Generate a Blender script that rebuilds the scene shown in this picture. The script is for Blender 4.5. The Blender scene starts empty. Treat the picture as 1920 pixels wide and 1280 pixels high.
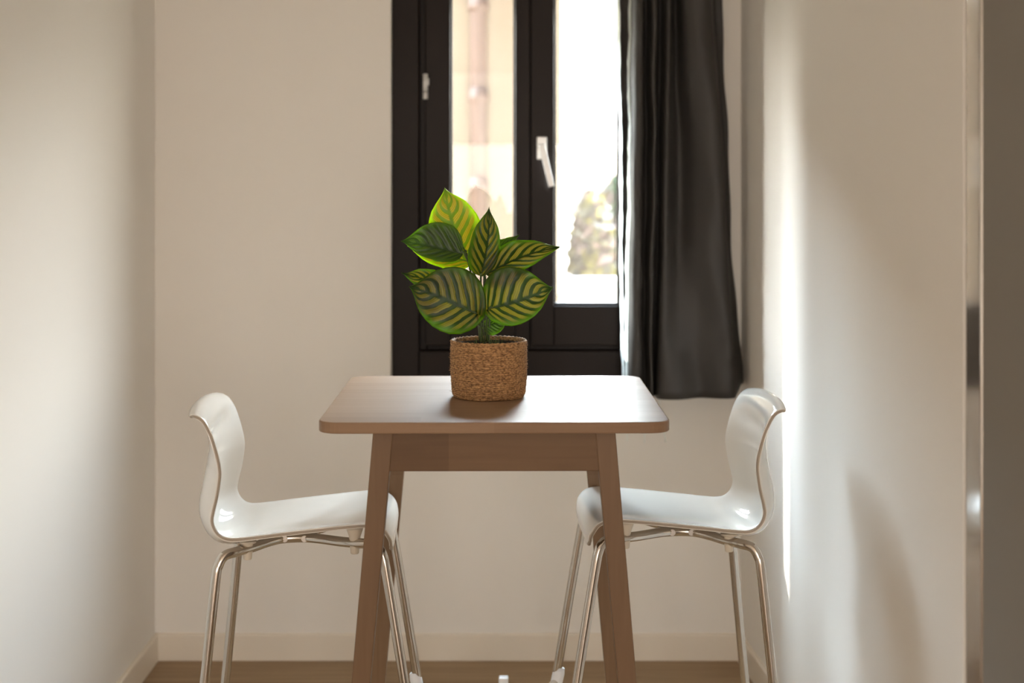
import bpy, bmesh, math, random
from mathutils import Vector, Matrix

random.seed(7)
scene = bpy.context.scene
COL = scene.collection

# ------------------------------------------------------------------ camera, sky, sun, exposure
F_PX = 2812.0
cam_d = bpy.data.cameras.new('camera')
cam = bpy.data.objects.new('camera', cam_d); COL.objects.link(cam)
cam.location = (0, 0, 1.53); cam.rotation_euler = (math.pi/2, 0, 0)
cam_d.sensor_width = 36.0; cam_d.lens = 36.0*F_PX/1920
cam_d.shift_x = -5/1920; cam_d.shift_y = -306/1920
cam_d.clip_start = 0.05; cam_d.clip_end = 200
cam_d.dof.use_dof = True; cam_d.dof.focus_distance = 3.42; cam_d.dof.aperture_fstop = 2.2
scene.camera = cam

scene.view_settings.view_transform = 'Standard'
scene.view_settings.look = 'None'
scene.view_settings.gamma = 1.0
scene.view_settings.use_curve_mapping = False
scene.view_settings.exposure = 0.08

world = bpy.data.worlds.new('sky'); scene.world = world
world.use_nodes = True
wn, wl = world.node_tree.nodes, world.node_tree.links
wn.clear()
def wnode(kind, **kw):
    n = wn.new(kind)
    for k_, v_ in kw.items(): setattr(n, k_, v_)
    return n
def wmath(op, a_, b_=None, clamp=False):
    n = wnode('ShaderNodeMath', operation=op, use_clamp=clamp)
    for i_, x_ in enumerate((a_, b_)):
        if x_ is None: continue
        if isinstance(x_, (int, float)): n.inputs[i_].default_value = x_
        else: wl.new(x_, n.inputs[i_])
    return n.outputs[0]
# hazy sky: pale at the horizon, blue-white above, far brighter on the sun's side than behind the house
SKY_BACK, SKY_SUN = 2.0, 102.0
tc = wnode('ShaderNodeTexCoord'); sx = wnode('ShaderNodeSeparateXYZ'); wl.new(tc.outputs['Generated'], sx.inputs[0])
side_glow = wmath('MULTIPLY', wmath('MAXIMUM', wmath('SUBTRACT', wmath('ABSOLUTE', sx.outputs['X']), .30), 0.0), .30)
rise = wmath('MULTIPLY', wmath('ADD', wmath('SUBTRACT', sx.outputs['Z'], .17), side_glow), 7.0, True)
toward = wmath('MAXIMUM', wmath('MULTIPLY', wmath('ADD', wmath('ADD', wmath('MULTIPLY', sx.outputs['Y'], .8), wmath('MULTIPLY', sx.outputs['X'], -.38)), .20), 1.3), 0.0)
strength = wmath('ADD', wmath('ADD', SKY_BACK, wmath('MULTIPLY', toward, 5.0)), wmath('MULTIPLY', wmath('MULTIPLY', rise, toward), SKY_SUN))
up = wmath('MULTIPLY', wmath('ADD', sx.outputs['Z'], .02), 20.0, True)
strength = wmath('MULTIPLY', strength, wmath('ADD', .15, wmath('MULTIPLY', up, .85)))
ramp = wnode('ShaderNodeValToRGB'); bg = wnode('ShaderNodeBackground'); wo = wnode('ShaderNodeOutputWorld')
wl.new(sx.outputs['Z'], ramp.inputs[0])
e = ramp.color_ramp.elements
e[0].position = 0.0; e[0].color = (1.0, .90, .78, 1)
e[1].position = 0.24; e[1].color = (.95, .96, .97, 1)
k = e.new(0.45); k.color = (.74, .86, 1.0, 1)
k = e.new(1.0); k.color = (.70, .85, 1.0, 1)
wl.new(ramp.outputs[0], bg.inputs[0]); wl.new(strength, bg.inputs[1])
wl.new(bg.outputs[0], wo.inputs[0])

sun_d = bpy.data.lights.new('sun', 'SUN'); sun = bpy.data.objects.new('sun', sun_d); COL.objects.link(sun)
sun_d.energy = 14.0; sun_d.color = (1.0, .93, .82); sun_d.angle = math.radians(0.6)
sun_dir = Vector((.56, -.70, -.70)).normalized()
sun.rotation_euler = sun_dir.to_track_quat('-Z', 'Y').to_euler(); sun.location = (-6, 10, 9)

def area(name, loc, rot, sx_, sy_, power, color):
    d = bpy.data.lights.new(name, 'AREA'); d.shape = 'RECTANGLE'; d.size = sx_; d.size_y = sy_
    d.energy = power; d.color = color
    o = bpy.data.objects.new(name, d); COL.objects.link(o); o.location = loc; o.rotation_euler = rot
    return o
# the window opening guides the sampling of the sky's light
por = area('window_portal', (.065, 4.95, 1.66), (math.radians(-90), 0, 0), .92, 1.6, 1, (1, 1, 1)); por.data.cycles.is_portal = True
# added fill lamp at the unseen rear opening, standing in for daylight there
area('rear_fill', (0.35, -2.42, 1.05), (math.radians(90), 0, 0), 2.2, 1.5, 74, (1.0, .89, .785))
# weak fill lamp added under the ceiling of the unseen room
area('ceiling_fill', (0.2, -0.4, 2.90), (0, 0, 0), 1.2, 1.2, 1.0, (1.0, .84, .66))

# ------------------------------------------------------------------ materials
def N(nt, kind, **kw):
    n = nt.nodes.new(kind)
    for k_, v in kw.items(): setattr(n, k_, v)
    return n

def pmat(name, color, rough=.5, metal=0.0, spec=.5, coat=0.0):
    m = bpy.data.materials.new(name); m.use_nodes = True
    b = m.node_tree.nodes['Principled BSDF']
    b.inputs['Base Color'].default_value = (*color, 1)
    b.inputs['Roughness'].default_value = rough
    b.inputs['Metallic'].default_value = metal
    b.inputs['Specular IOR Level'].default_value = spec
    b.inputs['Coat Weight'].default_value = coat
    b.inputs['Coat Roughness'].default_value = .05
    return m

def add_bump(m, scale=40, strength=.1, dist=.002, detail=3, stretch=(1, 1, 1)):
    nt = m.node_tree; b = nt.nodes['Principled BSDF']
    t = N(nt, 'ShaderNodeTexCoord'); mp = N(nt, 'ShaderNodeMapping'); mp.inputs['Scale'].default_value = stretch
    no = N(nt, 'ShaderNodeTexNoise'); no.inputs['Scale'].default_value = scale; no.inputs['Detail'].default_value = detail
    bp = N(nt, 'ShaderNodeBump'); bp.inputs['Strength'].default_value = strength; bp.inputs['Distance'].default_value = dist
    nt.links.new(t.outputs['Object'], mp.inputs[0]); nt.links.new(mp.outputs[0], no.inputs[0])
    nt.links.new(no.outputs[0], bp.inputs['Height']); nt.links.new(bp.outputs[0], b.inputs['Normal'])
    return m

def noise_color(m, c0, c1, scale=5, stretch=(1, 1, 1), detail=4, lo=.35, hi=.65):
    nt = m.node_tree; b = nt.nodes['Principled BSDF']
    t = N(nt, 'ShaderNodeTexCoord'); mp = N(nt, 'ShaderNodeMapping'); mp.inputs['Scale'].default_value = stretch
    no = N(nt, 'ShaderNodeTexNoise'); no.inputs['Scale'].default_value = scale; no.inputs['Detail'].default_value = detail
    r = N(nt, 'ShaderNodeValToRGB')
    r.color_ramp.elements[0].position = lo; r.color_ramp.elements[0].color = (*c0, 1)
    r.color_ramp.elements[1].position = hi; r.color_ramp.elements[1].color = (*c1, 1)
    nt.links.new(t.outputs['Object'], mp.inputs[0]); nt.links.new(mp.outputs[0], no.inputs[0])
    nt.links.new(no.outputs[0], r.inputs[0]); nt.links.new(r.outputs[0], b.inputs['Base Color'])
    return m

def wood(name, c0, c1, rough, axis='X', stave=(.55, .045), grain=1.0, bump=.04, spec=.2):
    """Staved wood: long narrow staves along the axis, each of its own tone, with fine grain."""
    m = pmat(name, c0, rough, 0, spec); nt = m.node_tree; b = nt.nodes['Principled BSDF']; L = nt.links
    t = N(nt, 'ShaderNodeTexCoord'); mp = N(nt, 'ShaderNodeMapping')
    if axis == 'Z': mp.inputs['Rotation'].default_value = (0, math.radians(90), 0)
    if axis == 'Y': mp.inputs['Rotation'].default_value = (0, 0, math.radians(90))
    L.new(t.outputs['Object'], mp.inputs[0])
    br = N(nt, 'ShaderNodeTexBrick'); br.offset = .37; br.squash = 1
    br.inputs['Scale'].default_value = 1.0; br.inputs['Brick Width'].default_value = stave[0]; br.inputs['Row Height'].default_value = stave[1]
    br.inputs['Mortar Size'].default_value = 0.0
    br.inputs['Color1'].default_value = (0, 0, 0, 1); br.inputs['Color2'].default_value = (1, 1, 1, 1)
    L.new(mp.outputs[0], br.inputs[0])
    st = N(nt, 'ShaderNodeMapping'); st.inputs['Scale'].default_value = (2.2, 38, 38); L.new(mp.outputs[0], st.inputs[0])
    no = N(nt, 'ShaderNodeTexNoise'); no.inputs['Scale'].default_value = 1.6*grain; no.inputs['Detail'].default_value = 6; no.inputs['Distortion'].default_value = .6
    L.new(st.outputs[0], no.inputs[0])
    mx = N(nt, 'ShaderNodeMath', operation='MULTIPLY_ADD'); mx.inputs[1].default_value = .38
    L.new(br.outputs['Color'], mx.inputs[0])
    sc = N(nt, 'ShaderNodeMath', operation='MULTIPLY'); sc.inputs[1].default_value = .62
    L.new(no.outputs[0], sc.inputs[0]); L.new(sc.outputs[0], mx.inputs[2])
    r = N(nt, 'ShaderNodeValToRGB')
    r.color_ramp.elements[0].position = .2; r.color_ramp.elements[0].color = (*c0, 1)
    r.color_ramp.elements[1].position = .75; r.color_ramp.elements[1].color = (*c1, 1)
    L.new(mx.outputs[0], r.inputs[0]); L.new(r.outputs[0], b.inputs['Base Color'])
    bp = N(nt, 'ShaderNodeBump'); bp.inputs['Strength'].default_value = bump; bp.inputs['Distance'].default_value = .001
    L.new(no.outputs[0], bp.inputs['Height']); L.new(bp.outputs[0], b.inputs['Normal'])
    return m

M = {}
M['wall'] = add_bump(pmat('wall_paint', (.87, .828, .772), .7, 0, .3), 60, .05, .001)
M['wall_satin'] = add_bump(pmat('satin_wall_paint', (.87, .83, .775), .6, 0, .3), 8, .05, .002)
M['ceiling'] = pmat('ceiling_paint', (.70, .65, .58), .85)
M['base'] = pmat('baseboard_lacquer', (.84, .76, .65), .35)
M['floor'] = wood('oak_floor', (.24, .155, .082), (.42, .29, .17), .5, 'X', (1.25, .19), .7)
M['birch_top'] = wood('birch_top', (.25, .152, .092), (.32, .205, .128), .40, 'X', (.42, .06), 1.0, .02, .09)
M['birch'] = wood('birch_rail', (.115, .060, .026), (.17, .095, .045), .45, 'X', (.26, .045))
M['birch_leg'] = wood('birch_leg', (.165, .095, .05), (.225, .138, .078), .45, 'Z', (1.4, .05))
M['plastic'] = pmat('white_gloss_plastic', (.78, .735, .67), .06, 0, .5, .15)
M['plastic_edge_shade'] = pmat('shell_edge_shade', (.38, .31, .24), .5)  # taupe stands for the shade along the white shell's edge
M['nylon'] = pmat('cream_nylon', (.66, .58, .47), .45)
M['chrome'] = pmat('brushed_chrome', (.62, .57, .51), .16, 1.0)
M['bolt'] = pmat('bolt_steel', (.50, .46, .42), .3, 1.0)
M['cap'] = pmat('clamp_white', (.85, .85, .87), .25)
M['frame'] = add_bump(pmat('dark_brown_paint', (.012, .0065, .0045), .42, 0, .18), 30, .05, .001)
M['frame_gap'] = pmat('sash_seal', (.012, .007, .005), .6)
M['handle'] = pmat('white_metal', (.78, .77, .75), .3, .2)
M['curtain'] = add_bump(pmat('charcoal_fabric', (.040, .036, .033), .55, 0, .4), 500, .15, .001)
M['lining'] = pmat('white_selvage', (.85, .88, .84), .8)
nt = M['lining'].node_tree; t_ = N(nt, 'ShaderNodeBsdfTranslucent'); t_.inputs[0].default_value = (.86, .90, .86, 1); x_ = N(nt, 'ShaderNodeMixShader')
x_.inputs[0].default_value = .6; nt.links.new(nt.nodes['Principled BSDF'].outputs[0], x_.inputs[1]); nt.links.new(t_.outputs[0], x_.inputs[2])
nt.links.new(x_.outputs[0], nt.nodes['Material Output'].inputs[0])
M['rope'] = noise_color(pmat('seagrass', (.3, .17, .08), .75), (.11, .048, .015), (.58, .325, .135), 150, (1, 1, 1.9), 4, .30, .70)
M['liner'] = pmat('liner_plastic', (.02, .02, .02), .5)
M['moss'] = noise_color(pmat('peat', (.05, .035, .02), .9), (.03, .02, .01), (.10, .07, .04), 60)
M['stem'] = pmat('stem_green', (.055, .085, .02), .45)
M['bristle'] = pmat('bristle_green', (.10, .15, .04), .6)
M['cabinet'] = add_bump(pmat('grey_laminate', (.245, .222, .195), .6, 0, .25), 20, .03, .001)
M['polished'] = pmat('polished_edge', (.50, .46, .42), .12, .75)
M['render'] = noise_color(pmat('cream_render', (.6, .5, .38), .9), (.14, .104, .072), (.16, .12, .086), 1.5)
M['low_bounce_dark'] = noise_color(pmat('low_bounce_dark', (.05, .04, .03), .9), (.035, .026, .02), (.06, .045, .036), 4)
M['pipe'] = pmat('terracotta_pipe', (.075, .042, .030), .6)
M['white_render'] = pmat('white_render', (.8, .8, .78), .9)
M['ground'] = pmat('pale_paving', (.52, .43, .33), .9)

def glass_mat():
    m = bpy.data.materials.new('window_glass'); m.use_nodes = True; nt = m.node_tree; nt.nodes.clear()
    o = N(nt, 'ShaderNodeOutputMaterial'); mx = N(nt, 'ShaderNodeMixShader')
    tr = N(nt, 'ShaderNodeBsdfTransparent'); tr.inputs[0].default_value = (.95, .97, .96, 1)
    gl = N(nt, 'ShaderNodeBsdfGlossy'); gl.inputs['Roughness'].default_value = .02
    lw = N(nt, 'ShaderNodeLayerWeight'); lw.inputs[0].default_value = .5
    pw = N(nt, 'ShaderNodeMath', operation='POWER'); pw.inputs[1].default_value = 5; nt.links.new(lw.outputs['Facing'], pw.inputs[0])
    fr = N(nt, 'ShaderNodeMath', operation='MULTIPLY_ADD'); fr.inputs[1].default_value = .9; fr.inputs[2].default_value = .03; nt.links.new(pw.outputs[0], fr.inputs[0])
    nt.links.new(fr.outputs[0], mx.inputs[0]); nt.links.new(tr.outputs[0], mx.inputs[1]); nt.links.new(gl.outputs[0], mx.inputs[2])
    nt.links.new(mx.outputs[0], o.inputs[0])
    return m
M['glass'] = glass_mat()

def leaf_mat(name, dark, band, thin, trans_dark, trans_band, trans=.5, freq=6.5):
    """Striped leaf: UV u runs 0..1 across (0.5 = midrib), v base to tip; pale bands between dark side veins."""
    m = bpy.data.materials.new(name); m.use_nodes = True; nt = m.node_tree; L = nt.links
    b = nt.nodes['Principled BSDF']; out = nt.nodes['Material Output']
    uv = N(nt, 'ShaderNodeUVMap'); s = N(nt, 'ShaderNodeSeparateXYZ'); L.new(uv.outputs[0], s.inputs[0])
    def mth(op, a, bb=None, c=None):
        n = N(nt, 'ShaderNodeMath', operation=op)
        for i, x in enumerate((a, bb, c)):
            if x is None: continue
            if isinstance(x, (int, float)): n.inputs[i].default_value = x
            else: L.new(x, n.inputs[i])
        return n.outputs[0]
    u = mth('SUBTRACT', s.outputs[0], .5); au = mth('MULTIPLY', mth('ABSOLUTE', u), 2.0)
    v = s.outputs[1]
    no = N(nt, 'ShaderNodeTexNoise'); no.inputs['Scale'].default_value = 2.4; no.inputs['Detail'].default_value = 1
    L.new(uv.outputs[0], no.inputs[0])
    jit = mth('MULTIPLY', mth('SUBTRACT', no.outputs[0], .5), .09)
    side = mth('MULTIPLY', mth('SIGN', u), .03)
    c = mth('ADD', mth('ADD', mth('SUBTRACT', v, mth('MULTIPLY', mth('POWER', au, 1.3), .40)), jit), side)
    w = mth('SINE', mth('MULTIPLY', c, 2*math.pi*freq))
    # bands fade out at the rim and at the midrib
    rim = mth('MULTIPLY', mth('SMOOTHSTEP' if False else 'GREATER_THAN', .86, au), 1.0)
    mrr = N(nt, 'ShaderNodeMapRange'); mrr.interpolation_type = 'SMOOTHSTEP'
    mrr.inputs['From Min'].default_value = .92; mrr.inputs['From Max'].default_value = .70
    L.new(au, mrr.inputs[0])
    mid = N(nt, 'ShaderNodeMapRange'); mid.interpolation_type = 'SMOOTHSTEP'
    mid.inputs['From Min'].default_value = .03; mid.inputs['From Max'].default_value = .12
    L.new(au, mid.inputs[0])
    tip = N(nt, 'ShaderNodeMapRange'); tip.interpolation_type = 'SMOOTHSTEP'
    tip.inputs['From Min'].default_value = .95; tip.inputs['From Max'].default_value = .80
    L.new(v, tip.inputs[0])
    bandm = N(nt, 'ShaderNodeMapRange'); bandm.interpolation_type = 'SMOOTHSTEP'
    bandm.inputs['From Min'].default_value = -.50; bandm.inputs['From Max'].default_value = .20
    n2 = N(nt, 'ShaderNodeTexNoise'); n2.inputs['Scale'].default_value = 9.0; n2.inputs['Detail'].default_value = 2; L.new(uv.outputs[0], n2.inputs[0])
    L.new(mth('ADD', w, mth('MULTIPLY', mth('SUBTRACT', n2.outputs[0], .5), 1.7)), bandm.inputs[0])
    band_f = mth('MULTIPLY', mth('MULTIPLY', bandm.outputs[0], mrr.outputs[0]), mth('MULTIPLY', mid.outputs[0], tip.outputs[0]))
    w2 = mth('SINE', mth('MULTIPLY', mth('ADD', c, mth('MULTIPLY', jit, .5)), 2*math.pi*freq*5))
    fine = mth('MULTIPLY', mth('GREATER_THAN', w2, .35), band_f)
    edge = N(nt, 'ShaderNodeMapRange'); edge.interpolation_type = 'SMOOTHSTEP'
    edge.inputs['From Min'].default_value = .55; edge.inputs['From Max'].default_value = 1.0
    L.new(au, edge.inputs[0])
    def mixc(f, a, bb):
        n = N(nt, 'ShaderNodeMix', data_type='RGBA')
        L.new(f, n.inputs['Factor'])
        for key, x in (('A', a), ('B', bb)):
            i = [q for q in n.inputs if q.name == key and q.type == 'RGBA'][0]
            if isinstance(x, tuple): i.default_value = (*x, 1)
            else: L.new(x, i)
        return [q for q in n.outputs if q.type == 'RGBA'][0]
    mid_g = tuple(d*.55+t*.45 for d, t in zip(dark, band))
    ground = mixc(edge.outputs[0], dark, (dark[0]*1.9+.01, dark[1]*2.0+.01, dark[2]*1.1))
    colr = mixc(fine, mixc(band_f, ground, band), thin)
    tground = mixc(edge.outputs[0], trans_dark, (trans_dark[0]*2.2+.08, trans_dark[1]*2.0+.12, trans_dark[2]))
    tcol = mixc(fine, mixc(band_f, tground, trans_band), tuple(min(1, x*1.25) for x in trans_band))
    L.new(colr, b.inputs['Base Color']); b.inputs['Roughness'].default_value = .38
    bp = N(nt, 'ShaderNodeBump'); bp.inputs['Strength'].default_value = .35; bp.inputs['Distance'].default_value = .0012
    L.new(w, bp.inputs['Height']); L.new(bp.outputs[0], b.inputs['Normal'])
    tr = N(nt, 'ShaderNodeBsdfTranslucent'); L.new(tcol, tr.inputs[0])
    mx = N(nt, 'ShaderNodeMixShader'); mx.inputs[0].default_value = trans
    L.new(b.outputs[0], mx.inputs[1]); L.new(tr.outputs[0], mx.inputs[2]); L.new(mx.outputs[0], out.inputs[0])
    return m
M['leaf'] = leaf_mat('striped_leaf', (.018, .034, .006), (.105, .098, .028), (.15, .135, .040), (.13, .24, .003), (.55, .50, .03), .55)
M['leaf_plain'] = leaf_mat('plain_leaf', (.035, .075, .008), (.055, .10, .018), (.10, .15, .03), (.16, .30, .006), (.30, .46, .02), .5)
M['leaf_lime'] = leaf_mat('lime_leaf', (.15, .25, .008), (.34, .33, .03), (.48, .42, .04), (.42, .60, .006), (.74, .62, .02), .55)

# ------------------------------------------------------------------ mesh helpers
def finish(name, bm, mat, parent=None, smooth=False, bevel=0, seg=2, mats=None):
    bmesh.ops.recalc_face_normals(bm, faces=bm.faces[:]) if not mats else None
    me = bpy.data.meshes.new(name); bm.to_mesh(me); bm.free()
    for m in (mats or [mat]): me.materials.append(m)
    if smooth: me.polygons.foreach_set('use_smooth', [True]*len(me.polygons))
    o = bpy.data.objects.new(name, me); COL.objects.link(o)
    if parent: o.parent = parent
    if bevel:
        md = o.modifiers.new('bevel', 'BEVEL'); md.width = bevel; md.segments = seg; md.limit_method = 'ANGLE'; md.angle_limit = math.radians(40)
        md.harden_normals = False
    return o

def box(bm, x0, x1, y0, y1, z0, z1):
    vs = [bm.verts.new((x, y, z)) for z in (z0, z1) for y in (y0, y1) for x in (x0, x1)]
    for f in ((0, 2, 3, 1), (4, 5, 7, 6), (0, 1, 5, 4), (2, 6, 7, 3), (0, 4, 6, 2), (1, 3, 7, 5)):
        bm.faces.new([vs[i] for i in f])
    return vs

def boxo(name, b, mat, parent=None, bevel=0, smooth=False):
    bm = bmesh.new(); box(bm, *b); return finish(name, bm, mat, parent, smooth, bevel)

def prism(bm, pts, z0, z1):
    lo = [bm.verts.new((x, y, z0)) for x, y in pts]; hi = [bm.verts.new((x, y, z1)) for x, y in pts]
    n = len(pts); bm.faces.new(lo[::-1]); bm.faces.new(hi)
    for i in range(n): bm.faces.new((lo[i], lo[(i+1) % n], hi[(i+1) % n], hi[i]))

def catmull(pts, n=8):
    P = [Vector(p) for p in pts]; P = [P[0]*2-P[1]] + P + [P[-1]*2-P[-2]]; out = []
    for i in range(1, len(P)-2):
        for k_ in range(n):
            t = k_/n; a, b, c, d = P[i-1:i+3]
            out.append(.5*((2*b)+(c-a)*t+(2*a-5*b+4*c-d)*t*t+(3*b-a-3*c+d)*t**3))
    out.append(P[-2].copy()); return out

def tube(bm, pts, r, seg=14, cap=True):
    """Round tube along a polyline with parallel-transported rings; r a number or one per point."""
    P = [Vector(p) for p in pts]; n = len(P)
    R = r if isinstance(r, (list, tuple)) else [r]*n
    tang = [(P[min(i+1, n-1)]-P[max(i-1, 0)]).normalized() for i in range(n)]
    a = Vector((0, 0, 1)) if abs(tang[0].z) < .9 else Vector((1, 0, 0))
    nor = (a-tang[0]*a.dot(tang[0])).normalized(); rings = []
    for i in range(n):
        nor = (nor-tang[i]*nor.dot(tang[i])).normalized(); bi = tang[i].cross(nor)
        rings.append([bm.verts.new(P[i]+(nor*math.cos(2*math.pi*j/seg)+bi*math.sin(2*math.pi*j/seg))*R[i]) for j in range(seg)])
    for i in range(n-1):
        for j in range(seg):
            bm.faces.new((rings[i][j], rings[i][(j+1) % seg], rings[i+1][(j+1) % seg], rings[i+1][j]))
    if cap: bm.faces.new(rings[0][::-1]); bm.faces.new(rings[-1])

def tubeo(name, pts, r, mat, parent=None, seg=14):
    bm = bmesh.new(); tube(bm, pts, r, seg); return finish(name, bm, mat, parent, True)

def lathe(bm, prof, seg=48):
    rings = [[bm.verts.new((r*math.cos(2*math.pi*j/seg), r*math.sin(2*math.pi*j/seg), z)) for j in range(seg)] for r, z in prof]
    for i in range(len(prof)-1):
        for j in range(seg):
            bm.faces.new((rings[i][j], rings[i][(j+1) % seg], rings[i+1][(j+1) % seg], rings[i+1][j]))
    return rings

def lathe_o(name, prof, mat, parent=None, seg=40, loc=(0, 0, 0)):
    bm = bmesh.new(); r = lathe(bm, prof, seg); bm.faces.new(r[0][::-1]); bm.faces.new(r[-1])
    bmesh.ops.translate(bm, verts=bm.verts[:], vec=loc)
    return finish(name, bm, mat, parent, True)

def empty(name, loc=(0, 0, 0), rz=0):
    o = bpy.data.objects.new(name, None); COL.objects.link(o); o.location = loc; o.rotation_euler = (0, 0, rz)
    o.empty_display_size = .1; return o

def tag(o, label, cat, group=None):
    o['label'] = label; o['category'] = cat
    if group: o['group'] = group
    return o

def struct(o, label=None, cat=None):
    o['kind'] = 'structure'
    if label: o['label'] = label
    if cat: o['category'] = cat
    return o

# ------------------------------------------------------------------ the setting
WALL_Y = 4.77                       # inner face of the window wall
LX = -1.143                         # left wall
RA = ((.719, 4.77), (.763, 4.20))   # splayed short wall beside the window
RB = ((.747, 4.20), (.806, 2.695))  # longer wall on the right
ZC = 2.95                           # ceiling height
WX0, WX1, WZ0, WZ1 = -.395, .524, .853, 2.42   # window opening

struct(boxo('floor', (-1.35, 2.1, -2.75, 5.02, -.12, 0), M['floor']), 'brown oak plank floor of the dining nook', 'floor')
struct(boxo('ceiling', (-1.35, 2.1, -2.75, 5.02, ZC, ZC+.12), M['ceiling']), 'white ceiling above the nook', 'ceiling')
struct(boxo('wall_left', (LX-.2, LX, -2.75, 5.02, 0, ZC), M['wall_satin']), 'plain cream wall on the left side of the nook', 'wall')
bm = bmesh.new()
box(bm, LX, WX0, WALL_Y, 4.945, 0, ZC); box(bm, WX1, .719, WALL_Y, 4.945, 0, ZC)
box(bm, WX0, WX1, WALL_Y, 4.945, 0, WZ0); box(bm, WX0, WX1, WALL_Y, 4.945, WZ1, ZC)
struct(finish('wall_back', bm, M['wall']), 'cream wall around the dark window', 'wall')
bm = bmesh.new(); prism(bm, [RA[0], RA[1], (1.1, 4.20), (1.1, 4.945), (.719, 4.945)], 0, ZC)
struct(finish('wall_corner', bm, M['wall']), 'short shaded wall between the curtain and the bright right wall', 'wall')
bm = bmesh.new(); prism(bm, [RB[0], RB[1], (1.1, 2.695), (1.1, 4.20)], 0, ZC)
struct(finish('wall_right', bm, M['wall_satin']), 'bright white wall on the right with a sunlit far edge', 'wall')
bm = bmesh.new(); box(bm, 1.9, 2.1, -2.75, 2.69, 0, ZC); box(bm, 1.1, 2.1, 2.695, 2.9, 0, ZC)
struct(finish('wall_kitchen', bm, M['wall']))
bm = bmesh.new()
box(bm, LX, -.8, -2.75, -2.5, 0, ZC); box(bm, 1.5, 1.9, -2.75, -2.5, 0, ZC); box(bm, -.8, 1.5, -2.75, -2.5, 0, .3); box(bm, -.8, 1.5, -2.75, -2.5, 2.4, ZC)
struct(finish('wall_rear', bm, M['wall']))

def baseboard(name, p, q, inward, h=.085, t=.013):
    """Board along p-q with a softly rounded top edge; inward = unit vector into the room."""
    bm = bmesh.new(); prof = [(0, 0), (t, 0), (t, h-.006), (t-.002, h-.002), (t-.006, h), (0, h)]
    a = [bm.verts.new((p[0]+inward[0]*d, p[1]+inward[1]*d, z)) for d, z in prof]
    b = [bm.verts.new((q[0]+inward[0]*d, q[1]+inward[1]*d, z)) for d, z in prof]
    n = len(prof); bm.faces.new(a); bm.faces.new(b[::-1])
    for i in range(n): bm.faces.new((a[i], b[i], b[(i+1) % n], a[(i+1) % n]))
    return struct(finish(name, bm, M['base']), None, 'baseboard')
baseboard('baseboard_back', (LX, WALL_Y), (.719, WALL_Y), (0, -1))['label'] = 'low cream baseboard along the window wall'
baseboard('baseboard_left', (LX, -2.5), (LX, WALL_Y), (1, 0))['label'] = 'low cream baseboard along the left wall'
baseboard('baseboard_corner', RA[0], (.7615, 4.22), (-.997, -.077))['label'] = 'low cream baseboard under the short right-hand wall'

# ------------------------------------------------------------------ window
win = struct(empty('window_1', (0, 4.83, WZ0)), 'dark brown two-sash window with tall narrow panes', 'window')
FY = 4.83
def wbox(name, x0, x1, y0, y1, z0, z1, mat, parent, bevel=.003):
    o = boxo(name, (x0, x1, y0-FY, y1-FY, z0-WZ0, z1-WZ0), mat, parent, bevel); return o
bm = bmesh.new()
def fr(x0, x1, y0, y1, z0, z1): box(bm, x0, x1, y0-FY, y1-FY, z0-WZ0, z1-WZ0)
fr(WX0, -.309, 4.83, 4.91, WZ0, WZ1); fr(.438, WX1, 4.83, 4.91, WZ0, WZ1)
fr(-.309, .438, 4.838, 4.91, WZ0, .973); fr(-.309, .438, 4.838, 4.91, 2.34, WZ1)
fr(-.309, -.285, 4.862, 4.91, .973, 2.34); fr(.414, .438, 4.862, 4.91, .973, 2.34)
fr(.046, .056, 4.862, 4.905, .98, 2.34)
fr(-.285, .414, 4.868, 4.91, .973, .992)
finish('frame', bm, M['frame'], win, False, .003)

def sash(x0, gx0, gx1, x1, yf, name='sash'):
    """Stiles, rails, thin glazing beads and its pane."""
    z0, z1, gz0, gz1 = .990, 2.33, 1.128, 2.24
    bm = bmesh.new()
    def b(a0, a1, c0, c1, y0=yf, y1=yf+.045): box(bm, a0, a1, y0-FY, y1-FY, c0-WZ0, c1-WZ0)
    b(x0, gx0, z0, z1); b(gx1, x1, z0, z1)
    b(gx0, gx1, z0, gz0-.010, yf+.004); b(gx0, gx1, gz1, z1, yf+.004)
    o = finish(name, bm, M['frame'], win, False, .003)
    bm = bmesh.new()
    def b2(a0, a1, c0, c1): box(bm, a0, a1, yf+.012-FY, yf+.028-FY, c0-WZ0, c1-WZ0)
    b2(gx0, gx0+.007, gz0, gz1); b2(gx1-.007, gx1, gz0, gz1); b2(gx0, gx1, gz0-.010, gz0); b2(gx0, gx1, gz1-.007, gz1)
    finish('glazing_bead', bm, M['frame'], o, False, .002)
    bm = bmesh.new(); box(bm, gx0+.002, gx1-.002, yf+.024-FY, yf+.028-FY, gz0-.003-WZ0, gz1-.003-WZ0)
    finish('pane', bm, M['glass'], o)
    return o
sash(-.289, -.208, .002, .0495, 4.846)
sr = sash(.0525, .127, .337, .418, 4.838)
# handle: square rosette and a lever hanging slightly askew
hx, hz = .0875, 1.628
bm = bmesh.new(); box(bm, hx-.017, hx+.017, 4.824-FY, 4.838-FY, hz-.038-WZ0, hz+.036-WZ0)
ha = finish('handle', bm, M['handle'], sr, False, .004, 3)
bm = bmesh.new(); tube(bm, [(hx, 4.824-FY, hz-WZ0), (hx, 4.796-FY, hz-WZ0)], .008)
a = Vector((hx-.002, 4.788-FY, hz+.010-WZ0)); b_ = Vector((hx+.030, 4.784-FY, hz-.125-WZ0)); d = (b_-a).normalized(); s_ = d.cross(Vector((0, 1, 0))).normalized()
vs = []
for P_, w_ in ((a, .0105), (b_, .009)):
    vs.append([bm.verts.new(P_+s_*sx_*w_+Vector((0, sy_*.007, 0))) for sx_, sy_ in ((-1, -1), (1, -1), (1, 1), (-1, 1))])
bm.faces.new(vs[0]); bm.faces.new(vs[1][::-1])
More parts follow.
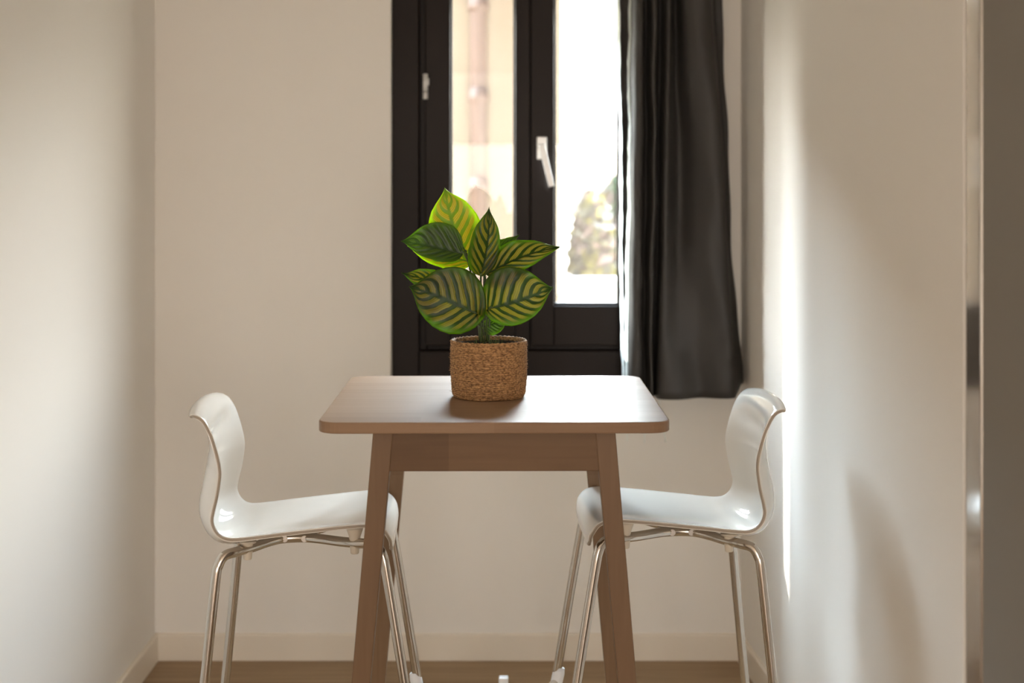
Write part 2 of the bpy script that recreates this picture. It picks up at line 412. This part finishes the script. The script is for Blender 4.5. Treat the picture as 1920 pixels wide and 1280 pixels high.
for i in range(4): bm.faces.new((vs[0][i], vs[1][i], vs[1][(i+1) % 4], vs[0][(i+1) % 4]))
finish('lever', bm, M['handle'], ha, False, .003, 3)
for z0 in (1.785, 1.100):
    bm = bmesh.new(); X, Y = -.2885, 4.842-FY
    tube(bm, [(X, Y, z0-WZ0), (X, Y, z0+.024-WZ0)], .0085); tube(bm, [(X, Y, z0+.026-WZ0), (X, Y, z0+.082-WZ0)], .0085)
    box(bm, X+.006, X+.012, Y-.003, Y+.004, z0+.045-WZ0, z0+.068-WZ0)
    finish('hinge', bm, M['handle'], win, True)

# ------------------------------------------------------------------ curtain
def curtain():
    root = tag(empty('curtain', (.55, 4.68, .8)), 'long charcoal curtain drawn to the right side of the window', 'curtain')
    S = 601.0; px = lambda p: (p-965)/S
    # folds as (x pixel-free metres, depth) pairs at the heading and at the hem
    top = [(1164, -.045), (1174, -.055), (1185, -.015), (1191, .030), (1203, .030), (1214, -.040), (1227, .030), (1241, -.045), (1253, .028), (1270, -.055), (1284, .018), (1312, .040), (1331, .012), (1341, -.050), (1360, -.062)]
    mid = [(1168, -.045), (1175, -.055), (1182, -.010), (1188, .030), (1200, .030), (1212, -.040), (1224, .032), (1236, -.045), (1247, .030), (1275, -.040), (1306, .012), (1334, .042), (1356, .030), (1362, -.045), (1372, -.060)]
    bot = [(1172, -.040), (1173, -.045), (1176, -.005), (1184, .030), (1198, .026), (1208, -.035), (1218, .030), (1229, -.050), (1235, .034), (1268, .052), (1304, .026), (1340, .048), (1366, .056), (1380, .026), (1397, -.058)]
    nz = 60; zt, zb = 2.455, .848
    rows = []
    for i in range(nz+1):
        f = i/nz; z = zt+(zb-zt)*f
        g = max(0, (2.104-z)/(2.104-.848))
        if g < .5: A, B, t = top, mid, g*2
        else: A, B, t = mid, bot, g*2-1
        t = t*t*(3-2*t)*.5+t*.5
        cp = [(px(a_[0])*(1-t)+px(b_[0])*t, a_[1]*(1-t)+b_[1]*t, 0) for a_, b_ in zip(A, B)]
        pts = catmull(cp, 7)
        wob = .003*math.sin(z*9)+.002*math.sin(z*23)
        row = []
        for j, p in enumerate(pts):
            s = j/(len(pts)-1)
            zz = z
            if f > .85:
                q = (f-.85)/.15
                zz += q*(.035 if s > .965 else .035*max(0, (s-.90)/.065) if s > .90 else 0.0) + q*.010*math.sin(s*9)*(.2+s) * .3
            crease = .004*math.sin(z*14+s*11)*math.sin(z*5.3+s*31)
            row.append(Vector((p.x-.55+wob*(.4+.6*math.sin(s*20)), -p.y+crease, zz-.8)))
        rows.append(row)
    bm = bmesh.new(); V = [[bm.verts.new(p) for p in r] for r in rows]
    for i in range(nz):
        for j in range(len(V[0])-1): bm.faces.new((V[i][j], V[i][j+1], V[i+1][j+1], V[i+1][j]))
    o = finish('drape', bm, M['curtain'], root, True)
    sm = o.modifiers.new('thickness', 'SOLIDIFY'); sm.thickness = .003; sm.offset = 0
    # pale selvage showing along the free edge and along the fold beside it
    for col_, wd, nm in ((0, .0042, 'selvage'), (14, .0050, 'selvage')):
        bm = bmesh.new(); L_ = []
        for i in range(nz+1):
            p = rows[i][col_]; w_ = wd*(1+.25*math.sin(i*1.3)+.15*math.sin(i*3.1))
            off = Vector((-.004, -.004, 0))
            L_.append([bm.verts.new(p+off+Vector((-w_*a1, .0015*b1, 0))) for a1, b1 in ((-1, 0), (0, 1), (1, 0))])
        for i in range(nz):
            for j in range(2): bm.faces.new((L_[i][j], L_[i][j+1], L_[i+1][j+1], L_[i+1][j]))
        q = finish(nm, bm, M['lining'], root, True); q['label'] = 'frayed white selvage'
    # stitched hem line, slightly proud
    # loose threads hanging from the free corner of the hem
    for x, ln, lean in ((.345, .135, .004), (.405, .14, -.003), (.448, .138, .02)):
        tubeo('loose_thread', catmull([(x-.55, -.02, .05), (x-.55+lean*.3, -.03, .0), (x-.55+lean, -.032, .05-ln)], 5), .0016, M['lining'], root, 6)['label'] = 'loose white thread'
    return root
curtain()
rod = tag(empty('curtain_rod', (.1, 4.68, 2.49)), 'dark rod carrying the charcoal curtain above the window', 'curtain rod')
tubeo('pole', [(-.6, 0, 0), (.56, 0, 0)], .012, M['frame'], rod)
for x in (-.52, .5):
    bm = bmesh.new(); box(bm, x-.012, x+.012, -.012, .088, -.02, .02); finish('bracket', bm, M['frame'], rod, False, .003)

# ------------------------------------------------------------------ bar table
TZ = 1.02
def table():
    cx, cy = -.046, 3.505
    root = tag(empty('bar_table', (cx, cy, 0), math.radians(.5)), 'high square birch bar table with rounded corners and splayed legs', 'table')
    h, r, th = .371, .045, .024
    pts = []
    for q, (sx_, sy_) in enumerate(((1, 1), (-1, 1), (-1, -1), (1, -1))):
        for k_ in range(9):
            a = math.radians(90*q+k_*90/8); pts.append((sx_*(h-r)+r*math.cos(a), sy_*(h-r)+r*math.sin(a)))
    bm = bmesh.new(); prism(bm, pts, TZ-th, TZ)
    finish('tabletop', bm, M['birch_top'], root, False, .003, 3)
    zt = TZ-th
    for sx_ in (-1, 1):
        for sy_ in (-1, 1):
            bm = bmesh.new(); vv = []
            for z, ox, oy, w in ((zt, .256, .338, .0425), (0, .340, .352, .036)):
                x1 = sx_*ox; x0 = sx_*(ox-w); y1 = sy_*oy; y0 = sy_*(oy-w)
                vv.append([bm.verts.new(p) for p in ((x0, y0, z), (x1, y0, z), (x1, y1, z), (x0, y1, z))])
            bm.faces.new(vv[0]); bm.faces.new(vv[1][::-1])
            for i in range(4): bm.faces.new((vv[0][i], vv[0][(i+1) % 4], vv[1][(i+1) % 4], vv[1][i]))
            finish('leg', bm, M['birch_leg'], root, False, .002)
    za = zt-.085
    for s in (-1, 1):
        bm = bmesh.new(); y0, y1 = sorted((s*.316, s*.336))
        x_t, x_b = .222, .2285
        vv = [bm.verts.new(p) for p in ((-x_b, y0, za), (x_b, y0, za), (x_b, y1, za), (-x_b, y1, za), (-x_t, y0, zt), (x_t, y0, zt), (x_t, y1, zt), (-x_t, y1, zt))]
        for f in ((3, 2, 1, 0), (4, 5, 6, 7), (0, 1, 5, 4), (1, 2, 6, 5), (2, 3, 7, 6), (3, 0, 4, 7)): bm.faces.new([vv[i] for i in f])
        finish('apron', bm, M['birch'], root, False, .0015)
        x0, x1 = sorted((s*.224, s*.244))
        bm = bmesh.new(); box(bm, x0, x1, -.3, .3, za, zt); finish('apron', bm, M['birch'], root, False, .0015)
    return root
table()

# ------------------------------------------------------------------ bar stools
def stool():
    root = empty('bar_stool')
    edge = [(-.266, .988), (-.255, .998), (-.239, 1.000), (-.221, .989), (-.206, .965), (-.196, .938), (-.188, .910), (-.183, .886), (-.182, .862), (-.188, .820), (-.197, .782), (-.199, .760), (-.188, .738), (-.165, .7265),
            (-.12, .729), (-.06, .736), (.02, .745), (.10, .753), (.145, .755), (.175, .748), (.192, .730), (.199, .706), (.198, .680)]
    P = catmull([(x, 0, z) for x, z in edge], 5); n = len(P)
    # how deep the middle of the shell lies behind / below its side edges, and half width, along the profile
    def interp(t, tab):
        for (a, va), (b, vb) in zip(tab, tab[1:]):
            if t <= b:
                u = (t-a)/(b-a); u = u*u*(3-2*u); return va+(vb-va)*u
        return tab[-1][1]
    ts = [i/(n-1)*22 for i in range(n)]
    depth = lambda t: interp(t, [(0, -.015), (1.5, -.016), (3, -.004), (5, .030), (7, .047), (9, .052), (12, .046), (14, .022), (16, .012), (18, .010), (20, .004), (22, .0)])
    halfw = lambda t: interp(t, [(0, .112), (.3, .138), (.9, .160), (2, .174), (4, .180), (7, .180), (10, .176), (12, .178), (14, .182), (18, .182), (20, .176), (21.2, .150), (22, .112)])
    def smooth(vals):
        for _ in range(5): vals = [vals[0]]+[(vals[i-1]+2*vals[i]+vals[i+1])/4 for i in range(1, len(vals)-1)]+[vals[-1]]
        return vals
    D_ = smooth([depth(t) for t in ts]); H_ = [halfw(t) for t in ts]
    W = 30; rows = []
    for i in range(n):
        tg = (P[min(i+1, n-1)]-P[max(i-1, 0)]).normalized(); nr = Vector((tg.z, 0, -tg.x))   # towards back / underside
        row = []
        for j in range(W+1):
            w = j/W*2-1; ww = math.copysign(abs(w)**.9, w)
            c = (1-abs(ww)**2.3)
            row.append(P[i]+nr*D_[i]*c+Vector((0, ww*H_[i], 0)))
        rows.append(row)
    bm = bmesh.new(); V = [[bm.verts.new(p) for p in r] for r in rows]
    for i in range(n-1):
        for j in range(W): bm.faces.new((V[i][j], V[i][j+1], V[i+1][j+1], V[i+1][j]))
    bm.normal_update()
    up = sum((f.normal.z for f in bm.faces if abs(f.calc_center_median().x) < .1), 0)
    if up < 0: bmesh.ops.reverse_faces(bm, faces=bm.faces[:])
    me = bpy.data.meshes.new('shell'); bm.to_mesh(me); bm.free()
    me.materials.append(M['plastic']); me.materials.append(M['plastic_edge_shade'])
    me.polygons.foreach_set('use_smooth', [True]*len(me.polygons))
    sh = bpy.data.objects.new('shell', me); COL.objects.link(sh); sh.parent = root
    md = sh.modifiers.new('thickness', 'SOLIDIFY'); md.thickness = .009; md.offset = -1; md.use_even_offset = False
    md = sh.modifiers.new('soft', 'BEVEL'); md.width = .0028; md.segments = 3; md.limit_method = 'ANGLE'; md.angle_limit = math.radians(50)
    # rim line in the shell's thickness, its edge shade put into the colour
    loop = [rows[i][0] for i in range(n)] + rows[-1][1:-1] + [rows[i][W] for i in range(n-1, -1, -1)] + rows[0][-2:0:-1]
    nrm = []
    rim = bmesh.new(); c0 = []
    for q, p in enumerate(loop):
        c0.append(p)
    def shellnormal(p):
        best = None
        return best
    bmn = bmesh.new(); bmn.from_mesh(me); bmn.verts.ensure_lookup_table(); bmn.normal_update()
    idx = [i*(W+1) for i in range(n)] + [(n-1)*(W+1)+j for j in range(1, W)] + [i*(W+1)+W for i in range(n-1, -1, -1)] + [j for j in range(W-1, 0, -1)]
    cs = []
    for q in idx:
        v = bmn.verts[q]; cs.append((v.co.copy(), v.normal.copy()))
    bmn.free()
    m_ = len(cs); R = []
    for q in range(m_):
        p, nn = cs[q]; tg = (cs[(q+1) % m_][0]-cs[q-1][0]).normalized(); out = tg.cross(nn).normalized()
        mid_ = p-nn*.0048
        if (out.dot(Vector((p.x-0.0, p.y, p.z-.8)))) < 0 and abs(p.y) > .05 and out.y*p.y < 0: out = -out
        ring = [rim.verts.new(mid_+out*ox+nn*oz) for ox, oz in ((-.002, -.0026), (.0014, -.0026), (.0020, 0), (.0014, .0026), (-.002, .0026))]
        R.append(ring)
    for q in range(m_):
        a, b = R[q], R[(q+1) % m_]
        for j in range(5): rim.faces.new((a[j], a[(j+1) % 5], b[(j+1) % 5], b[j]))
    e_ = finish('rim', rim, M['plastic_edge_shade'], sh, True); e_['label'] = 'taupe rim line coloured as edge shade'
    # chrome frame: two side tubes, each leg - shoulder - bow to the middle - shoulder - leg
    r = .0112
    for s in (-1, 1):
        pts = [(-.264, s*.196, .012), (-.240, s*.190, .20), (-.214, s*.182, .45), (-.196, s*.174, .63), (-.190, s*.170, .662), (-.178, s*.162, .681), (-.155, s*.146, .686),
               (-.125, s*.112, .687), (-.095, s*.066, .688), (-.068, s*.034, .688), (-.035, s*.028, .689), (-.002, s*.034, .690), (.035, s*.066, .694), (.080, s*.112, .699), (.120, s*.144, .703), (.150, s*.158, .704), (.168, s*.165, .696), (.178, s*.170, .678),
               (.186, s*.173, .64), (.218, s*.180, .45), (.258, s*.190, .20), (.288, s*.196, .012)]
        tubeo('side_tube', catmull(pts, 5), r, M['chrome'], root, 18)
        for (x, y, xx, yy) in ((-.2655, .1965, -.264, .196), (.290, .1965, .288, .196)):
            lathe_o('foot_cap', [(.009, 0), (.0145, .001), (.0145, .022), (.0118, .027)], M['nylon'], root, 20, (xx, s*yy, 0))
    # joint plate and bolts in the middle
    bm = bmesh.new(); tube(bm, [(-.085, 0, .6885), (.015, 0, .6895)], .016); finish('joint_sleeve', bm, M['chrome'], root, True)
    for x in (-.058, -.012):
        for s in (-1, 1):
            bm = bmesh.new(); y0 = s*.037; tube(bm, [(x, y0, .689), (x, y0+s*.005, .689)], .0075, 16); tube(bm, [(x, y0+s*.005, .689), (x, y0+s*.007, .689)], .0038, 6)
            finish('bolt', bm, M['bolt'], root)
    # nylon spacers carrying the shell on the tubes
    for x, y, zt_, zs in ((-.132, .122, .687, .7045), (.112, .138, .702, .7375)):
        for s in (-1, 1):
            lathe_o('spacer', [(.011, zt_+.006), (.0125, zt_+.010), (.0135, zt_+.016), (.019, zs-.004), (.020, zs)], M['nylon'], root, 20, (x, s*y, 0))
            lathe_o('screw_cap', [(.0085, zt_-.024), (.0095, zt_-.022), (.0105, zt_-.010), (.0115, zt_-.006)], M['nylon'], root, 18, (x, s*y, 0))
    # foot rest between the front legs with pale clamps
    zf = .262
    fr_ = [(.247, -.186, zf), (.262, -.150, zf), (.268, -.08, zf), (.268, .08, zf), (.262, .150, zf), (.247, .186, zf)]
    ft = tubeo('foot_rest', catmull(fr_, 5), .0105, M['chrome'], root, 16)
    for s in (-1, 1):
        bm = bmesh.new(); tube(bm, [(.2360, s*.1860, .300), (.2400, s*.1865, .286), (.2505, s*.1885, .240), (.252, s*.189, .228)], [.0118, .0155, .0155, .012], 18)
        finish('clamp', bm, M['cap'], ft, True)
    return root

def copy_tree(o, parent=None):
    c = o.copy(); COL.objects.link(c)
    if parent: c.parent = parent
    for ch in [x for x in bpy.data.objects if x.parent == o]: copy_tree(ch, c)
    return c
st = stool()
st2 = copy_tree(st)
tag(st, 'glossy white bar stool with chrome legs left of the table', 'stool', 'white bar stools facing across the table')
tag(st2, 'glossy white bar stool with chrome legs right of the table', 'stool', 'white bar stools facing across the table')
st.location = (-.48, 3.54, 0); st.rotation_euler = (0, 0, math.radians(2))
st2.location = (.36, 3.60, 0); st2.rotation_euler = (0, 0, math.radians(183))

# ------------------------------------------------------------------ potted plant
def plant():
    root = tag(empty('potted_plant', (-.0605, 3.505, TZ)), 'striped prayer plant in a woven seagrass basket on the table', 'plant')
    # basket: rows of twisted seagrass cord wound round a tapering cylinder
    rows_n, seg, per = 27, 320, 5; H = .132
    def rad(z):
        f = z/H
        return .0835+.0045*min(1, f*2.2)-.0055*max(0, (.10-f)/.10)**2
    bm = bmesh.new(); rings = []
    rnd = random.Random(3)
    ph = [rnd.random()*6.28 for _ in range(rows_n)]
    for i in range(rows_n*per+1):
        z = H*i/(rows_n*per); row = min(rows_n-1, i//per); fr_ = (i % per)/per
        ring = []
        for j in range(seg):
            a = 2*math.pi*j/seg
            bump = math.sin(math.pi*fr_)
            tw = math.sin(a*72+ph[row]+fr_*3.0)*.0008+math.sin(a*31+ph[row]*3)*.0004
            rr = rad(z)+.0019*bump+tw*bump+.0009*math.sin(a*3+ph[row])*.6
            zz = z+.0008*math.sin(a*5+ph[row])
            ring.append(bm.verts.new((rr*math.cos(a), rr*math.sin(a), zz)))
        rings.append(ring)
    inner = [(rad(H)-.001, H+.0016), (rad(H)-.004, H), (rad(H)-.006, H-.004), (rad(H)-.007, .09)]
    for r_, z in inner: rings.append([bm.verts.new((r_*math.cos(2*math.pi*j/seg), r_*math.sin(2*math.pi*j/seg), z+(.0008*math.sin(j*.9) if z > H-.002 else 0))) for j in range(seg)])
    for i in range(len(rings)-1):
        for j in range(seg): bm.faces.new((rings[i][j], rings[i][(j+1) % seg], rings[i+1][(j+1) % seg], rings[i+1][j]))
    bm.faces.new(rings[0][::-1])
    bk = finish('basket', bm, M['rope'], root, True)
    # stray fibres
    bm = bmesh.new()
    for q in range(90):
        a = rnd.random()*6.28; z = rnd.uniform(.01, H+.002); r_ = rad(z)+.001
        p = Vector((r_*math.cos(a), r_*math.sin(a), z)); t = Vector((-math.sin(a), math.cos(a), 0)); o_ = Vector((math.cos(a), math.sin(a), 0))
        ln = rnd.uniform(.004, .010); d = (o_*rnd.uniform(.2, .8)+t*rnd.uniform(-1, 1)+Vector((0, 0, rnd.uniform(-.5, .6)))).normalized()
        tube(bm, [p, p+d*ln*.5+o_*.0008, p+d*ln], .00035, 4)
    fb = finish('fibre', bm, M['rope'], bk); fb['kind'] = 'stuff'
    lathe_o('liner', [(.074, .085), (.0765, .10), (.0785, .124), (.0775, .124), (.0755, .10)], M['liner'], root, 60)
    bm = bmesh.new(); rr = []
    for i in range(7):
        r_ = .0755*i/6
        rr.append([bm.verts.new((r_*math.cos(2*math.pi*j/30), r_*math.sin(2*math.pi*j/30), .100+.004*rnd.random())) for j in range(30)] if i else [bm.verts.new((0, 0, .103))])
    for j in range(30): bm.faces.new((rr[0][0], rr[1][j], rr[1][(j+1) % 30]))
    for i in range(1, 6):
        for j in range(30): bm.faces.new((rr[i][j], rr[i+1][j], rr[i+1][(j+1) % 30], rr[i][(j+1) % 30]))
    finish('soil', bm, M['moss'], root, True)
    for q in range(22):
        a = rnd.random()*6.28; r_ = .030*math.sqrt(rnd.random()); x, y = r_*math.cos(a)-.004, r_*math.sin(a)-.03
        ln = rnd.uniform(.030, .047); lean = (rnd.uniform(-.008, .008), rnd.uniform(-.006, .006))
        tubeo('sprig', [(x, y, .099), (x+lean[0]*.5, y+lean[1]*.5, .099+ln*.5), (x+lean[0], y+lean[1], .099+ln)], [.0011, .0010, .0006], M['bristle'], root, 6)

    prof = [(0, 0), (.03, .36), (.08, .60), (.16, .83), (.27, .97), (.38, 1.0), (.50, .955), (.62, .84), (.73, .67), (.81, .47), (.87, .29), (.915, .165), (.95, .085), (.98, .032), (1, 0)]
    def wprof(v):
        for (a, va), (b, vb) in zip(prof, prof[1:]):
            if v <= b: return va+(vb-va)*(v-a)/(b-a)
        return 0
    def leaf(base, tip, wl_, wr_, facing, fold=.12, arch=.06, mat='leaf', sway=0.0, stem_from=None, stem_mid=None, curl=(0, 0), lobe=0.0, tipdrop=0.0):
        """base, tip in plant space; wl_/wr_ half widths left and right of the midrib as seen along the facing direction."""
        B, T = Vector(base), Vector(tip); ax = (T-B); Ln = ax.length; ax.normalize()
        nrm = Vector(facing); nrm = (nrm-ax*nrm.dot(ax)).normalized(); sd = ax.cross(nrm).normalized()
        nv, nu = 44, 28; bm = bmesh.new(); uvl = bm.loops.layers.uv.new('UVMap'); G = []; UV = {}
        for i in range(nv+1):
            v = i/nv; vv = v
            mid_ = B+ax*(Ln*v)+nrm*(arch*Ln*4*v*(1-v)-tipdrop*Ln*v**3)+sd*(sway*Ln*math.sin(math.pi*v))
            w0 = wprof(v); row = []
            for j in range(nu+1):
                u = j/nu*2-1; hw = (wr_ if u > 0 else wl_)*w0; au = abs(u)
                back = -lobe*Ln*au**1.5*(1-v)**3
                off = sd*(u*hw)+nrm*(fold*hw*au*1.0+(curl[1] if u > 0 else curl[0])*hw*au*au)
                # quilting between the side veins and a gentle wave at the rim
                ph_ = (v-.40*au**1.3)*2*math.pi*6.5
                off += nrm*(.0007*math.sin(ph_)*min(1, au*4)*(1-au**4)+(.0030*math.sin(v*9+u*2)+.0012*math.sin(v*23-u*3))*au*au)
                vert = bm.verts.new(mid_+off+ax*back); row.append(vert); UV[vert] = (j/nu, v)
            G.append(row)
        for i in range(nv):
            for j in range(nu):
                f = bm.faces.new((G[i][j], G[i][j+1], G[i+1][j+1], G[i+1][j]))
                for lp in f.loops: lp[uvl].uv = UV[lp.vert]
        o = finish('leaf', bm, M[mat], root, True, mats=[M[mat]])
        md = o.modifiers.new('thickness', 'SOLIDIFY'); md.thickness = .0006; md.offset = 0
        mrib = [B+ax*(Ln*v)+nrm*(arch*Ln*4*v*(1-v)-tipdrop*Ln*v**3-.0006)+sd*(sway*Ln*math.sin(math.pi*v)) for v in [i/16 for i in range(16)]]
        tubeo('midrib', mrib, [.0013*(1-i/18) for i in range(16)], M['stem'], o, 8)
        s0 = Vector(stem_from) if stem_from else Vector((0, -.01, .10))
        m0 = Vector(stem_mid) if stem_mid else (s0*.55+B*.45+Vector((0, 0, .02)))
        tubeo('stem', catmull([s0, m0, B-ax*.004, B+ax*.006], 8), [.0024]*24+[.0016], M['stem'], o, 10)
        return o
    S = 803.0
    def q(px, py, y): # photograph-scale sketch converted to plant metres at depth y (metres, + away from the camera)
        k_ = (3.505+y)/2812.0
        return ((px-965)*k_+.0605, y, (1.53-TZ)-(py-334)*k_)
    # back and upper leaves first
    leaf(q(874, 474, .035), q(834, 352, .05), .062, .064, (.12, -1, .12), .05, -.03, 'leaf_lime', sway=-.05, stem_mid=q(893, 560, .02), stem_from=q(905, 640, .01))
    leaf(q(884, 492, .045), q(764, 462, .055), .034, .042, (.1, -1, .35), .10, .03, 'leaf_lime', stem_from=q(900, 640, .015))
    leaf(q(868, 476, -.005), q(752, 452, -.01), .032, .060, (.15, -1, .25), .14, .05, 'leaf_plain', curl=(0, .12), stem_mid=q(897, 540, 0), stem_from=q(903, 640, 0))
    leaf(q(860, 545, .02), q(753, 512, .03), .030, .030, (.1, -1, .5), .12, .04, 'leaf', stem_from=q(902, 640, .01), stem_mid=q(895, 600, .01))
    leaf(q(912, 478, .06), q(973, 441, .08), .014, .018, (.1, -1, .6), .25, .02, 'leaf_plain', stem_from=q(913, 640, .01), stem_mid=q(908, 560, .03))
    leaf(q(902, 518, -.035), q(917, 388, -.045), .046, .030, (.30, -1, .10), .16, .04, 'leaf', sway=.03, stem_mid=q(901, 590, -.02), stem_from=q(905, 640, -.01))
    leaf(q(912, 515, -.03), q(1049, 461, -.035), .044, .026, (-.05, -.85, .55), .22, .09, 'leaf', curl=(0, -.9), stem_mid=q(918, 570, -.01), stem_from=q(916, 640, -.005), tipdrop=.03)
    leaf(q(903, 612, -.01), q(951, 602, .01), .014, .026, (.1, -1, .3), .1, .03, 'leaf_plain', stem_from=q(914, 640, 0))
    leaf(q(920, 578, -.075), q(1037, 539, -.075), .084, .052, (.05, -1, .15), .05, .06, 'leaf', sway=.03, stem_mid=q(912, 612, -.05), stem_from=q(914, 640, -.03), lobe=.12)
    leaf(q(889, 586, -.085), q(767, 537, -.085), .070, .082, (-.05, -1, .12), .06, .06, 'leaf', sway=.02, stem_mid=q(902, 612, -.06), stem_from=q(903, 640, -.03), lobe=.16)
    # tall bare stem beside the gap, bending out to the right-hand leaf
    tubeo('stem', catmull([q(909, 640, -.02), q(906, 590, -.03), q(911, 545, -.03), q(930, 520, -.03)], 8), .0017, M['stem'], root, 10)
    return root
plant()

# ------------------------------------------------------------------ small white stop on the floor, tall grey cabinet on the right
ds = tag(empty('door_stop', (-.0313, 4.20, 0)), 'small white upright block on the floor behind the table legs', 'door stop')
boxo('post', (-.0135, .0135, -.0135, .0135, 0, .135), M['cap'], ds, .003)
cab = tag(empty('tall_cabinet', (.815, 2.0, 0)), 'tall dark grey cabinet at the right edge, nearest the camera', 'cabinet')
boxo('carcass', (.018, .62, -.6, .598, .08, 2.4), M['cabinet'], cab, .002)
boxo('plinth', (.05, .62, -.6, .598, 0, .08), M['cabinet'], cab)
boxo('door', (-.004, .016, -.597, .600, .09, 2.395), M['cabinet'], cab, .002)
e_ = boxo('edge_trim', (-.006, .03, .604, .690, .0, 2.4), M['polished'], cab, .004); e_['label'] = 'polished vertical edge strip'

# ------------------------------------------------------------------ outdoors
struct(boxo('ground', (-30, 30, 5.02, 60, -.3, -.1), M['ground']), 'pale paving outside the window', 'ground')
nb = tag(empty('neighbour_house', (-.1, 9.0, -.1)), 'cream rendered house across the courtyard with a drainpipe', 'house')
boxo('wall', (-4.1, .382, 0, 5, 0, 3.7), M['render'], nb)
boxo('sun_blocker', (-3.66, -3.30, .05, .20, 3.7, 7.2), M['render'], nb)  # unseen stack added to keep direct sun off the left pane
pp = empty('drainpipe', (0, 0, 0)); pp.parent = nb
bm = bmesh.new(); tube(bm, [(-.115, -.10, 0), (-.115, -.10, 6.5)], .050, 20)
for z in (1.55, 2.08, 2.62, 3.2):
    rg = .058
    tube(bm, [(-.115, -.10, z), (-.115, -.10, z+.05), (-.115, -.10, z+.055), (-.115, -.10, z+.09)], [.062, .062, .056, .056], 20)
finish('pipe', bm, M['pipe'], pp, True)
struct(boxo('sun_overhang_1', (-1.2, 1.6, 4.945, 5.21, 2.16, 2.45), M['white_render']))  # unseen overhang added to cut off the top of the sun strip
struct(boxo('wall_outer', (-4, 4, 4.78, 4.945, ZC+.12, 12), M['low_bounce_dark']))  # unseen upper wall, made tall and dark so the facade gets less light
tag(boxo('garden_wall', (.28, 4, 7.9, 8.05, -.1, 1.0), M['white_render'], None, .01), 'low white garden wall beyond the right-hand pane', 'garden wall')
def bush(name, loc, size, cols, n, label, seed):
    rnd = random.Random(seed); root = tag(empty(name, loc), label, 'bush', 'bushes in the garden')
    bm = bmesh.new()
    for k_ in range(n):
        while True:
            p = Vector((rnd.uniform(-1, 1), rnd.uniform(-1, 1), rnd.uniform(-1, 1)))
            if .35 < p.length < 1: break
        p = Vector((p.x*size[0], p.y*size[1], size[2]+p.z*size[2]*.95)); s = rnd.uniform(.03, .06)
        a = Vector((rnd.uniform(-1, 1), rnd.uniform(-1, 1), rnd.uniform(-1, 1))).normalized(); b = a.orthogonal().normalized()
        c = a.cross(b); f = bm.faces.new([bm.verts.new(p+b*s), bm.verts.new(p+c*s*.5+a*.006), bm.verts.new(p-b*s), bm.verts.new(p-c*s*.5+a*.006)])
        f.material_index = rnd.randrange(len(cols))
    finish('foliage', bm, None, root, False, mats=cols)
    bm = bmesh.new()
    for k_ in range(5):
        a = k_*1.3; tube(bm, [(0, 0, 0), (size[0]*.2*math.cos(a), size[1]*.2*math.sin(a), size[2]*.8), (size[0]*.5*math.cos(a), size[1]*.5*math.sin(a), size[2]*1.4)], [.03, .02, .008], 6)
    finish('branches', bm, M['branch'], root, True)
M['branch'] = pmat('grey_bark', (.16, .12, .09), .8)
G1, G2, G3, G4 = pmat('bush_green', (.06, .11, .05), .6), pmat('bush_olive', (.11, .105, .075), .6), pmat('bush_rust', (.14, .09, .075), .6), pmat('bush_pale', (.20, .18, .165), .7)
bush('garden_bush', (1.30, 11.3, -.1), (.36, .4, .94), [G1, G2, G1, G4], 6000, 'green leafy bush rising behind the garden wall', 1)
bush('garden_bush', (.80, 10.42, -.1), (.36, .34, .86), [G2, G3, G4, G1], 7000, 'low pinkish brown bush behind the garden wall', 2)
bush('garden_bush', (.50, 9.75, -.1), (.18, .2, .80), [G2, pmat('bush_yellow', (.20, .17, .04), .6), G3], 2600, 'narrow yellowish bush beside the house corner', 3)
